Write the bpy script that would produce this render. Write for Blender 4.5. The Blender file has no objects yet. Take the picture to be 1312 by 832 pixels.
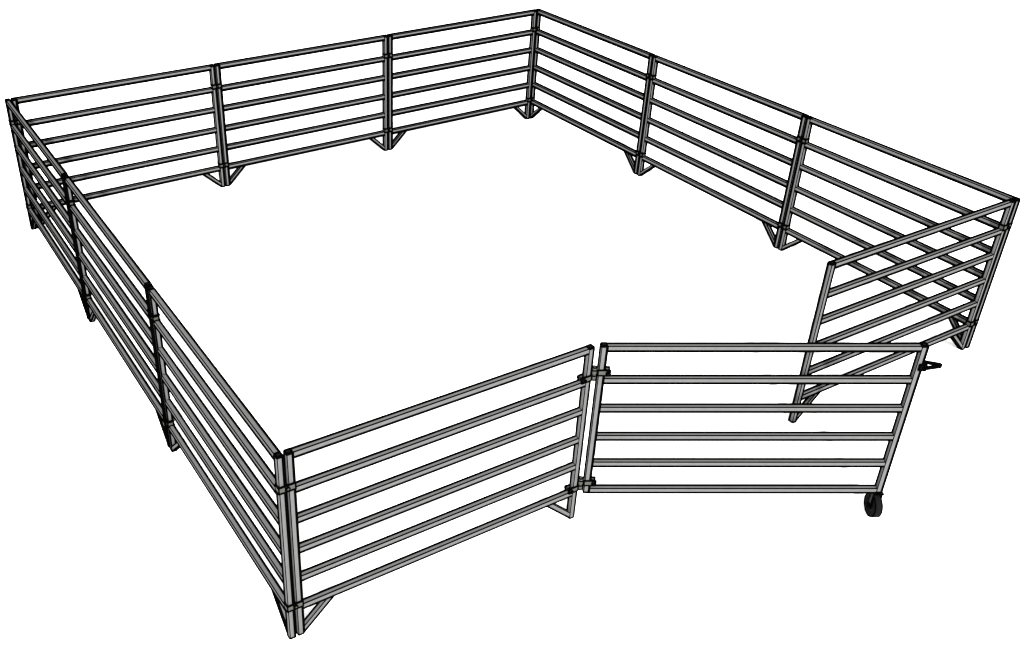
import bpy, bmesh, math
from mathutils import Vector, Matrix

SC = bpy.context.scene
COL = SC.collection
K = 1.22                     # metres per drawing unit (a panel comes out 2.5 m long and 1.7 m high)
W, G, H = 2.05, 0.0576, 1.390   # post spacing, gap between neighbouring posts (centres), post height
T = 0.031                    # square tube
RAIL_Z = [1.3725, 1.1295, 0.9055, 0.6775, 0.4545, 0.2260]   # rail centres
S = 3 * W + 2 * G            # side of the pen
F_PX = 1344.57
CAM = Vector((-1.7131, -4.0851, 4.9325))
YAW, PITCH = 0.5224, 0.5577

# ------------------------------------------------------------------ materials
def material(name, base, rough=0.7, spec=0.12, metallic=0.0, mottling=0.0, scale=30.0, tint=None):
    m = bpy.data.materials.new(name)
    m.use_nodes = True
    nt = m.node_tree
    b = nt.nodes['Principled BSDF']
    b.inputs['Roughness'].default_value = rough
    b.inputs['Specular IOR Level'].default_value = spec
    b.inputs['Metallic'].default_value = metallic
    b.inputs['Base Color'].default_value = (*base, 1)
    if mottling:
        tc = nt.nodes.new('ShaderNodeTexCoord')
        n = nt.nodes.new('ShaderNodeTexNoise')
        n.inputs['Scale'].default_value = scale
        n.inputs['Detail'].default_value = 6
        r = nt.nodes.new('ShaderNodeValToRGB')
        lo = [c * (1 - mottling) for c in base]
        hi = [c * (1 + mottling) for c in (tint or base)]
        r.color_ramp.elements[0].position = 0.3
        r.color_ramp.elements[1].position = 0.7
        r.color_ramp.elements[0].color = (*lo, 1)
        r.color_ramp.elements[1].color = (*hi, 1)
        nt.links.new(tc.outputs['Object'], n.inputs['Vector'])
        nt.links.new(n.outputs['Fac'], r.inputs['Fac'])
        nt.links.new(r.outputs['Color'], b.inputs['Base Color'])
    return m

STEEL = material('galvanised_steel', (0.064, 0.064, 0.0632), 0.75, 0.08, mottling=0.06, scale=22)
EDGE = material('black_edging', (0.0004, 0.0004, 0.0004), 1.0, 0.0)
CLAMP = material('olive_grey_zinc', (0.036, 0.036, 0.0315), 0.7, 0.1, mottling=0.07, scale=40)
CAPM = material('black_plastic', (0.0024, 0.0024, 0.0024), 0.8, 0.02, mottling=0.1, scale=60)
RUBBER = material('black_rubber', (0.0024, 0.0024, 0.0024), 0.85, 0.03, mottling=0.1, scale=60)
RIMM = material('black_wheel_disc', (0.0005, 0.0005, 0.0005), 0.8, 0.03, mottling=0.1, scale=60)
FORKM = material('dark_bracket_steel', (0.0085, 0.0083, 0.007), 0.7, 0.05, mottling=0.1, scale=60)
WHITE = material('white_floor', (0.92, 0.92, 0.92), 0.9, 0.0, mottling=0.008, scale=0.8)

# ------------------------------------------------------------------ mesh helpers
class Shape:
    """Collects geometry for one mesh; slot 0 is the body material, slot 1 the black edging."""
    def __init__(self, thick=0.011, thin=0.005):
        self.bm = bmesh.new()
        self.thick, self.thin = thick, thin

    def rod(self, a, b, d, slot=1, seg=8, ends=True):
        a, b = Vector(a), Vector(b)
        ax = (b - a)
        if ax.length < 1e-6:
            return
        ax.normalize()
        u = ax.orthogonal().normalized(); v = ax.cross(u)
        rings = []
        for p in (a, b):
            rings.append([self.bm.verts.new(p + (u * math.cos(2*math.pi*i/seg) + v * math.sin(2*math.pi*i/seg)) * d/2) for i in range(seg)])
        for i in range(seg):
            f = self.bm.faces.new((rings[0][i], rings[0][(i+1) % seg], rings[1][(i+1) % seg], rings[1][i]))
            f.material_index = slot; f.smooth = True
        for r, rev in ((rings[0], True), (rings[1], False)):
            f = self.bm.faces.new(list(reversed(r)) if rev else r); f.material_index = slot

    def strip(self, a, b, n1, n2, w, out1, out2, slot=1, inset=None, inset2=None):
        """A flat black edging strip along the box edge a-b, between faces with normals n1 and n2: it stands out1
        and out2 proud of them and reaches w/2 (or inset) inwards over both."""
        a, b, n1, n2 = Vector(a), Vector(b), Vector(n1), Vector(n2)
        i = w/2 if inset is None else inset
        j = i if inset2 is None else inset2
        q = [(-i, -j), (out1, -j), (out1, out2), (-i, out2)]
        self.prism([a + n1 * u + n2 * v for u, v in q], b - a, slot=slot, edges=False)

    def ball(self, p, d, slot=1):
        r = bmesh.ops.create_icosphere(self.bm, subdivisions=1, radius=d/2, matrix=Matrix.Translation(Vector(p)))
        for f in {f for v in r['verts'] for f in v.link_faces}:
            f.material_index = slot; f.smooth = True

    def prism(self, poly, axis_vec, slot=0, edges=True, thin_long=(), ends_thin=False, skip=(), balls=True):
        """poly: the outline of one end face (list of points); swept along axis_vec. thin_long: indices of the
        long edges that get the thin edging."""
        bm = self.bm
        A = [Vector(p) for p in poly]; B = [p + Vector(axis_vec) for p in A]
        va = [bm.verts.new(p) for p in A]; vb = [bm.verts.new(p) for p in B]
        n = len(A); fs = []
        fs.append(bm.faces.new(list(reversed(va)))); fs.append(bm.faces.new(vb))
        for i in range(n):
            fs.append(bm.faces.new((va[i], va[(i+1) % n], vb[(i+1) % n], vb[i])))
        for f in fs: f.material_index = slot
        bmesh.ops.recalc_face_normals(bm, faces=fs)
        if edges:
            for i in range(n):
                if i in skip: continue
                self.rod(A[i], B[i], self.thin if i in thin_long else self.thick)
            for P in (A, B):
                for i in range(n):
                    self.rod(P[i], P[(i+1) % n], self.thin if ends_thin else self.thick)
                    if balls and not ends_thin: self.ball(P[i], self.thick)
        return fs

    def box(self, lo, hi, **kw):
        x0, y0, z0 = lo; x1, y1, z1 = hi
        return self.prism([(x0, y0, z0), (x1, y0, z0), (x1, y1, z0), (x0, y1, z0)], (0, 0, z1 - z0), **kw)

    def disc(self, c, axis, r, depth, slot=0, seg=32, edge=0.0):
        """A solid cylinder centred on c, optional ring of edging round both rims."""
        c = Vector(c); ax = Vector(axis).normalized()
        u = ax.orthogonal().normalized(); v = ax.cross(u)
        rg = []
        for s in (-1, 1):
            rg.append([c + ax * depth/2 * s + (u*math.cos(2*math.pi*i/seg) + v*math.sin(2*math.pi*i/seg)) * r for i in range(seg)])
        vs = [[self.bm.verts.new(p) for p in q] for q in rg]
        fs = [self.bm.faces.new(list(reversed(vs[0]))), self.bm.faces.new(vs[1])]
        for i in range(seg):
            f = self.bm.faces.new((vs[0][i], vs[0][(i+1) % seg], vs[1][(i+1) % seg], vs[1][i])); f.smooth = True; fs.append(f)
        for f in fs: f.material_index = slot
        bmesh.ops.recalc_face_normals(self.bm, faces=fs)
        if edge:
            for q in rg:
                for i in range(seg):
                    self.rod(q[i], q[(i+1) % seg], edge, ends=False, seg=6)

    def mesh(self, name, mats):
        for v in self.bm.verts: v.co *= K
        me = bpy.data.meshes.new(name)
        self.bm.to_mesh(me); self.bm.free()
        for m in mats: me.materials.append(m)
        return me

def put(name, me, parent=None, loc=(0, 0, 0), rotz=0.0):
    o = bpy.data.objects.new(name, me); COL.objects.link(o)
    o.parent = parent
    o.location = Vector(loc) * K
    o.rotation_euler = (0, 0, rotz)
    return o

def thing(name, label, cat, loc, rotz, group=None):
    o = bpy.data.objects.new(name, None); COL.objects.link(o)
    o.empty_display_size = 0.2
    o.location = Vector(loc) * K; o.rotation_euler = (0, 0, rotz)
    o['label'] = label; o['category'] = cat
    if group: o['group'] = group
    return o

FW = Vector((math.sin(YAW)*math.cos(PITCH), math.cos(YAW)*math.cos(PITCH), -math.sin(PITCH)))
def widths(p):
    d = (Vector(p) - CAM).dot(FW)
    return 3.1 * d / F_PX, 1.45 * d / F_PX

h = T / 2
# ------------------------------------------------------------------ parts
EPS, OUT, INS, FOLD = 0.0006, 0.78, 0.33, 1.2
def rail_mesh(length, thick, thin, round_edge=False):
    s = Shape(thick, thin)
    P = [(-length/2, -h, -h), (-length/2, -h, h), (-length/2, h, h), (-length/2, h, -h)]
    s.prism(P, (length, 0, 0), edges=False)
    L = Vector((length, 0, 0)); V = [Vector(p) for p in P]
    Y, Z = Vector((0, 1, 0)), Vector((0, 0, 1))
    if round_edge:
        s.rod(V[1], V[1] + L, thin)
    else:
        s.strip(V[1], V[1] + L, -Y, Z, thin, EPS, EPS, inset=thin * FOLD, inset2=thin * 0.35)              # upper edge on the near side: the fine one
    if round_edge:
        o = (-Y * 0.3 - Z * 0.6) * thick * 0.2
        s.rod(V[0] + o, V[0] + L + o, thick)
    else:
        s.strip(V[0], V[0] + L, -Y, -Z, thick, EPS, thick * OUT, inset=thick * INS)
    o = (Y * 0.8 + Z * 0.5) * thick * 0.2
    s.rod(V[2] + o, V[2] + L + o, thick)
    s.strip(V[3], V[3] + L, Y, -Z, thin, EPS, EPS)
    for e in (V, [v + L for v in V]):
        for k in range(4):
            s.rod(e[k], e[(k+1) % 4], thin * 0.8)
    return s.mesh('rail', [STEEL, EDGE])

def post_mesh(z0, z1, sx, thick, thin, round_edge=False, heavy=False):
    """sx: the side (+1 or -1 along x) that faces the viewer together with -y."""
    s = Shape(thick, thin)
    s.prism([(x, y, z0) for x, y in ((-h, -h), (h, -h), (h, h), (-h, h))], (0, 0, z1 - z0), edges=False)
    X, Y, L = Vector((sx, 0, 0)), Vector((0, 1, 0)), Vector((0, 0, z1 - z0))
    def at(x, y): return Vector((sx * x * h, y * h, z0))
    if heavy:
        s.rod(at(1, -1), at(1, -1) + L, thick * 0.85)
    else:
        s.strip(at(1, -1), at(1, -1) + L, X, -Y, thin, EPS, EPS)     # between the two near faces: the fine one
    if round_edge:
        o = -X * thick * 0.2
        s.rod(at(-1, -1) + o, at(-1, -1) + L + o, thick)
    else:
        s.strip(at(-1, -1), at(-1, -1) + L, -X, -Y, thick, thick * OUT, EPS, inset=thick * INS)
    o = (X * 0.4 + Y * 0.8) * thick * 0.15
    s.rod(at(1, 1) + o, at(1, 1) + L + o, thick)
    s.strip(at(-1, 1), at(-1, 1) + L, -X, Y, thin, EPS, EPS)
    c = [at(1, -1), at(-1, -1), at(-1, 1), at(1, 1)]
    for k in range(4):
        s.rod(c[k], c[(k+1) % 4], thick)
        s.ball(c[k], thick)
    return s.mesh('post', [STEEL, EDGE])

def cap_mesh(thick, thin):
    s = Shape(thick * 0.85, thin)
    c = h + 0.001
    s.box((-c, -c, -0.003), (c, c, 0.004))
    return s.mesh('cap', [CAPM, EDGE])

BR = 0.232   # how far the brace reaches along the bottom rail
def brace_mesh(sign, thick, thin):
    """Slanting foot brace from the post's foot up to the underside of the bottom rail (sign: towards +x or -x)."""
    zb = RAIL_Z[-1] - h - 0.0005
    d = h - 0.0012
    x0 = h + 0.0005
    lo_a, lo_b = (x0, 0.006), (BR, zb)
    dx, dz = lo_b[0] - lo_a[0], lo_b[1] - lo_a[1]
    L = math.hypot(dx, dz)
    hx = T * L / dz; vz = T * L / dx
    poly = [(lo_a[0], lo_a[1]), (BR, zb), (BR - hx, zb), (x0, lo_a[1] + vz)]
    s = Shape(thick, thin)
    bm = s.bm
    P = [(sign * x, -d, z) for x, z in poly]
    s.prism(P, (0, 2*d, 0), edges=False)
    front = [Vector(p) for p in P]; back = [p + Vector((0, 2*d, 0)) for p in front]
    s.rod(front[0], front[1], thick); s.rod(back[0], back[1], thick)
    up_front = thin if sign > 0 or True else thick
    s.rod(front[3], front[2], up_front); s.rod(back[3], back[2], thick)
    for Q in (front, back):
        s.rod(Q[0], Q[3], thin); s.rod(Q[1], Q[2], thin)
    for Q in (front, back): s.ball(Q[0], thick)
    return s.mesh('brace', [STEEL, EDGE])

def clamp_meshes(thick, thin, corner=False, bolt_front=True):
    """Flat strap round two neighbouring posts, its middle at x = 0, and the bolt through it."""
    s = Shape(thick * 0.8, thin)
    x, y, z, t = G/2 + h + 0.004, h + 0.004, 0.0205, 0.003
    # closed band: four plates butted end to end
    s.box((-x, -y - t, -z), (x, -y, z), thin_long=(0, 1, 2, 3) , balls=False)
    s.box((-x, y, -z), (x, y + t, z), thin_long=(0, 1, 2, 3), balls=False)
    for sx in (-1, 1):
        a, b = sorted((sx * x, sx * (x + t)))
        s.box((a, -y - t, -z), (b, y + t, z), thin_long=(0, 1, 2, 3), balls=False)
    strap = s.mesh('joint_clamp', [CLAMP, EDGE])
    s = Shape(thick, thin)
    for sy in (-1, 1):
        s.disc((0.002, sy * (y + t + 0.004), 0), (0, 1, 0), 0.0105, 0.008, seg=12, edge=thick * 0.6)
    s.disc((0.002, 0, 0), (0, 1, 0), 0.006, 2 * y, seg=10)
    bolt = s.mesh('bolt', [CLAMP, EDGE])
    return strap, bolt

GROUP = 'galvanised yard panels standing round the pen'
CLAMP_Z = (1.163, 0.258)

def panel(label, mid, rotz, sx, clamp_ends=(), round_edge=False, near_end=False):
    """A six rail yard panel. Local x runs along it, -y is the side that faces the viewer."""
    thick, thin = widths((mid[0], mid[1], 0.7))
    root = thing('livestock_fence', label, 'fence', mid, rotz, GROUP)
    rm = rail_mesh(W - T - 0.0006, thick, thin, round_edge)
    for z in RAIL_Z:
        put('rail', rm, root, (0, 0, z))
    pm = post_mesh(0.0, H - 0.0035, sx, thick, thin, round_edge)
    pm_heavy = post_mesh(0.0, H - 0.0035, sx, thick, thin, True, True) if round_edge else None
    cm = cap_mesh(thick, thin)
    for e in (-1, 1):
        hv = round_edge and not (near_end and e > 0)
        p = put('post', pm if not hv else pm_heavy, root, (e * W/2, 0, 0))
        put('cap', cm, p, (0, 0, H))
        put('brace', brace_mesh(-e, thick, thick * 0.85 if round_edge else thin), root, (e * W/2, 0, 0))
    if clamp_ends:
        st, bo = clamp_meshes(thick * (1.35 if round_edge else 1.0), thin)
        for cx, cy, rz in clamp_ends:
            for z in CLAMP_Z:
                c = put('joint_clamp', st, root, (cx, cy, z), rz)
                put('bolt', bo, c)
    return root

# the sheet everything stands on
s = Shape()
s.prism([(-120, -120, 0), (120, -120, 0), (120, 120, 0), (-120, 120, 0)], (0, 0, -0.2), edges=False)
ground = put('ground', s.mesh('ground', [WHITE]))
ground['kind'] = 'structure'

R90 = -math.pi / 2
def c_mid(k):                       # middle of the k-th panel of a side
    return W/2 + k * (W + G)
E = W/2 + G/2                       # local x of a joint beyond a panel's end

# back row (far side), seen from inside the pen: left, middle, right
back_labels = ['left panel of the far three panel row, joined to the far left corner',
               'middle panel of the far row, a neighbouring panel joined at each end',
               'right panel of the far row, ending at the topmost corner of the pen']
for k in range(3):
    ce = [(E, 0, 0)]
    if k == 0: ce.append((-E, 0, 0))
    panel(back_labels[k], (c_mid(k), S, 0), 0, -1, ce)

# left side, seen from just outside: near, middle, far.  Local +x runs towards the viewer
left_labels = ['nearest panel of the left side row, ending at the front corner of the pen',
               'middle panel of the left side row, a neighbouring panel joined at each end',
               'farthest panel of the left side row, at the pen\'s far left corner']
for k in range(3):
    ce = []
    if k > 0: ce = [(E, 0, 0)]
    panel(left_labels[k], (-G, c_mid(k), 0), R90, 1, ce, round_edge=True, near_end=(k == 0))

# right side, seen from inside the pen: near, middle, far
right_labels = ['nearest panel of the right side row, behind the loose ended front panel',
                'middle panel of the right side row, a neighbouring panel joined at each end',
                'farthest panel of the right side row, starting at the topmost corner of the pen']
for k in range(3):
    ce = []
    if k > 0: ce = [(E, 0, 0)]
    panel(right_labels[k], (S + G, c_mid(k), 0), R90, 1, ce)

# front row: the panel that carries the gate, and the one beyond the opening
front_left = panel('front panel nearest the viewer, carrying the hinges of the open gate',
                   (W/2, 0, 0), 0, -1, [(-E, 0, 0)])
front_right = panel('front panel with a loose end, standing behind the open gate',
                    (S - W/2, 0, 0), 0, -1, [(E, 0, 0)])

# ------------------------------------------------------------------ hinge brackets
def hinge_bracket(direction, zoff_knuckles, thick, thin, barrel, reach):
    """A strap bent round a post at the origin, with two bolted ears on one side and a knuckle on the other.
    direction: +1 when the knuckle lies towards +x; barrel: (x, y) of the pin."""
    s = Shape(thick * 0.75, thin)
    y, t, z = h + 0.0015, 0.004, 0.0195
    d = direction
    a, b = sorted((-d * (h + reach), d * (h + 0.006)))
    s.box((a, -y - t, -z), (b, -y, z), thin_long=(), balls=False)
    s.box((a, y, -z), (b, y + t, z), thin_long=(), balls=False)
    a, b = sorted((d * (h + 0.0015), d * (h + 0.0055)))
    s.box((a, -y + 0.0002, -z), (b, y - 0.0002, z), edges=False)
    # web out to the pin
    bx, by = barrel
    px = d * (h + 0.006)
    v = Vector((bx - px, by, 0)); n = Vector((-v.y, v.x, 0)).normalized() * 0.003
    P = [Vector((px, 0, -z*0.8)) + n, Vector((px, 0, -z*0.8)) - n, Vector((bx, by, -z*0.8)) - n, Vector((bx, by, -z*0.8)) + n]
    s.prism(P, (0, 0, z*1.6), edges=False)
    for z0, z1 in zoff_knuckles:
        s.disc((bx, by, (z0 + z1)/2), (0, 0, 1), 0.0135, z1 - z0 - 0.001, seg=16, edge=thin * 1.3)
    return s.mesh('hinge_bracket', [CLAMP, EDGE])

def ear_bolt(direction, thick, thin, reach):
    s = Shape(thick, thin)
    y = h + 0.0055
    x = -direction * (h + reach * 0.62)
    for sy in (-1, 1):
        s.disc((x, sy * (y + 0.006), 0), (0, 1, 0), 0.0125, 0.012, seg=6, edge=thick * 0.5)
        s.disc((x, sy * (y + 0.014), 0), (0, 1, 0), 0.006, 0.006, seg=8, edge=thin)
    s.disc((x, 0, 0), (0, 1, 0), 0.006, 2 * y, seg=8)
    return s.mesh('bolt', [FORKM, EDGE])

# gate frame of reference
GA, GX, GY, GW = -0.5229, 2.1402, -0.0241, 1.9803
PIN = Vector((2.0965, -0.012, 0))
tk, tn = widths((2.1, 0, 0.7))
for zc, kz in ((1.163, 1.186), (0.260, 0.287)):
    lo, hi = kz - 0.047 - zc, kz + 0.047 - zc
    me = hinge_bracket(1, [(lo, lo + 0.032), (hi - 0.022, hi)], tk, tn, (PIN.x - W, PIN.y), 0.036)
    hb = put('hinge_bracket', me, front_left, (W/2, 0, zc))
    put('bolt', ear_bolt(1, tk, tn, 0.036), hb)

# ------------------------------------------------------------------ the gate
gate = thing('yard_gate', 'six rail steel gate swung open outwards, with a caster wheel under one end', 'gate',
             (GX, GY, 0), GA)
tk, tn = widths((GX + GW/2 * math.cos(GA), GY + GW/2 * math.sin(GA), 0.7))
GB = RAIL_Z[-1] - h
rm = rail_mesh(GW - T - 0.0006, tk, tn)
for z in RAIL_Z:
    put('rail', rm, gate, (GW/2, 0, z))
gpm = post_mesh(GB, H - 0.0035, -1, tk, tn)
gcm = cap_mesh(tk, tn)
for x in (0, GW):
    p = put('post', gpm, gate, (x, 0, 0))
    put('cap', gcm, p, (0, 0, H))
inv = Matrix.Rotation(-GA, 3, 'Z')
pin_l = inv @ (PIN - Vector((GX, GY, 0)))
for zc, kz in ((1.193, 1.186), (0.294, 0.287)):
    lo, hi = kz - 0.047 - zc, kz + 0.047 - zc
    me = hinge_bracket(-1, [(lo + 0.032, hi - 0.022)], tk, tn, (pin_l.x, pin_l.y), 0.040)
    hb = put('hinge_bracket', me, gate, (0, 0, zc))
    put('bolt', ear_bolt(-1, tk, tn, 0.040), hb)

# slam latch: a sleeve on the post and a flat loop that narrows to a rounded nose
LZ = 1.238
s = Shape(tk * 0.7, tn)
s.box((0.000, -h - 0.014, -0.019), (0.040, -h - 0.002, 0.019), thin_long=())
s.disc((0.030, -h - 0.019, 0.0), (0, 1, 0), 0.008, 0.006, seg=10, edge=tn)
latch = put('latch', s.mesh('latch', [RIMM, EDGE]), gate, (GW, 0, LZ))
s = Shape(tk * 0.7, tn)
def flat_bar(a, b, w, zt):
    a, b = Vector(a), Vector(b); n = (b - a).normalized(); n = Vector((-n.y, n.x, 0)) * w/2
    P = [a + n, a - n, b - n, b + n]
    s.prism([p + Vector((0, 0, -zt)) for p in P], (0, 0, 2*zt), slot=0, balls=False)
flat_bar((0.020, -h - 0.020, 0), (0.128, -0.011, 0), 0.010, 0.006)
flat_bar((0.012, h + 0.040, 0), (0.128, 0.013, 0), 0.010, 0.006)
s.disc((0.131, 0.001, 0), (0, 0, 1), 0.017, 0.014, seg=16, edge=tk * 0.55)
s.box((0.002, h + 0.0015, -0.006), (0.014, h + 0.042, 0.006), edges=False)
put('loop', s.mesh('loop', [RIMM, EDGE]), latch)

# caster: plate, fork and wheel under the swinging end; its axle runs along the gate
WR, WW = 0.0885, 0.046
s = Shape(tk * 0.5, tn)
s.box((-0.026, -0.024, GB - 0.0145), (0.034, 0.024, GB - tk/2 - 0.001), thin_long=())
for sx in (-1, 1):
    x = sx * (WW/2 + 0.005)
    s.box((x - 0.002, -0.019, 0.068), (x + 0.002, 0.019, GB - 0.0150), edges=False)
    f = x + sx * 0.002
    for yy in (-0.019, 0.019):
        s.rod((f, yy, 0.068), (f, yy, GB - 0.015), tk * 0.5)
    s.rod((f, -0.019, 0.068), (f, 0.019, 0.068), tk * 0.5)
caster = put('caster', s.mesh('caster', [FORKM, EDGE]), gate, (GW, 0, 0))
s = Shape(tk, tn)
# tyre: a lathe profile round the axle (x)
prof = [(-WW/2, 0.058), (-WW/2, WR - 0.010), (-WW/2 + 0.006, WR - 0.002), (-WW/4, WR), (WW/4, WR), (WW/2 - 0.006, WR - 0.002), (WW/2, WR - 0.010), (WW/2, 0.058)]
N = 48
rings = [[s.bm.verts.new((x, r*math.cos(2*math.pi*i/N), r*math.sin(2*math.pi*i/N))) for x, r in prof] for i in range(N)]
fs = []
for i in range(N):
    a, b = rings[i], rings[(i+1) % N]
    for j in range(len(prof)):
        k = (j+1) % len(prof)
        f = s.bm.faces.new((a[j], b[j], b[k], a[k])); f.smooth = False
        if j == len(prof) - 1: pass
        if j in (0, 6): f.material_index = 2
        fs.append(f)
bmesh.ops.recalc_face_normals(s.bm, faces=fs)
for x, r in ((-WW/2, WR - 0.006), (WW/2, WR - 0.006)):
    for i in range(N):
        a, b = 2*math.pi*i/N, 2*math.pi*(i+1)/N
        s.rod((x, r*math.cos(a), r*math.sin(a)), (x, r*math.cos(b), r*math.sin(b)), tk * 0.7, ends=False, seg=6)
tyre = put('tyre', s.mesh('tyre', [RUBBER, EDGE, RIMM]), caster, (0, 0, WR + 0.001))
s = Shape(tk, tn)
s.disc((0, 0, 0), (1, 0, 0), 0.0578, WW - 0.006, seg=32)
s.disc((0, 0, 0), (1, 0, 0), 0.026, WW + 0.004, seg=20, edge=tk * 0.5)
put('rim', s.mesh('rim', [RIMM, EDGE]), caster, (0, 0, WR + 0.001))
s = Shape(tk, tn)
s.disc((0, 0, 0), (1, 0, 0), 0.008, WW + 0.026, seg=12, edge=tn)
s.disc((-(WW/2 + 0.011), 0, 0), (1, 0, 0), 0.0125, 0.006, seg=6, edge=tn)
put('axle', s.mesh('axle', [FORKM, EDGE]), caster, (0, 0, WR + 0.001))

# ------------------------------------------------------------------ light
world = bpy.data.worlds.new('World'); SC.world = world
world.use_nodes = True
bg = world.node_tree.nodes['Background']
bg.inputs['Color'].default_value = (1, 1, 1, 1)
bg.inputs['Strength'].default_value = 1.85

centre = Vector((3.1, 2.5, 0.7)) * K
to_lamp = Vector((-0.40, -0.755, 0.54)).normalized()
DIST = 90.0
la = bpy.data.lights.new('key_lamp', 'AREA')
la.shape = 'DISK'; la.size = 4.0
E_target = 4.0 * math.pi
la.energy = E_target * math.pi * DIST**2
lo = bpy.data.objects.new('key_lamp', la); COL.objects.link(lo)
lo.location = centre + to_lamp * DIST
lo.rotation_euler = to_lamp.to_track_quat('Z', 'Y').to_euler()

# ------------------------------------------------------------------ camera
cd = bpy.data.cameras.new('camera'); co = bpy.data.objects.new('camera', cd); COL.objects.link(co)
cd.sensor_fit = 'HORIZONTAL'; cd.sensor_width = 36.0
cd.lens = 36.0 * F_PX / 1312.0
cd.shift_x = (656.0 - 502.12) / 1312.0
cd.shift_y = (416.19 - 416.0) / 1312.0
cd.clip_start = 0.05; cd.clip_end = 2000
co.location = CAM * K
co.rotation_euler = (math.pi/2 - PITCH, 0, -YAW)
SC.camera = co
SC.render.resolution_x, SC.render.resolution_y = 1024, 649
SC.cycles.pixel_filter_type = 'BLACKMAN_HARRIS'; SC.cycles.filter_width = 1.3
vs = SC.view_settings
vs.view_transform = 'Standard'; vs.look = 'None'; vs.exposure = 0; vs.gamma = 1
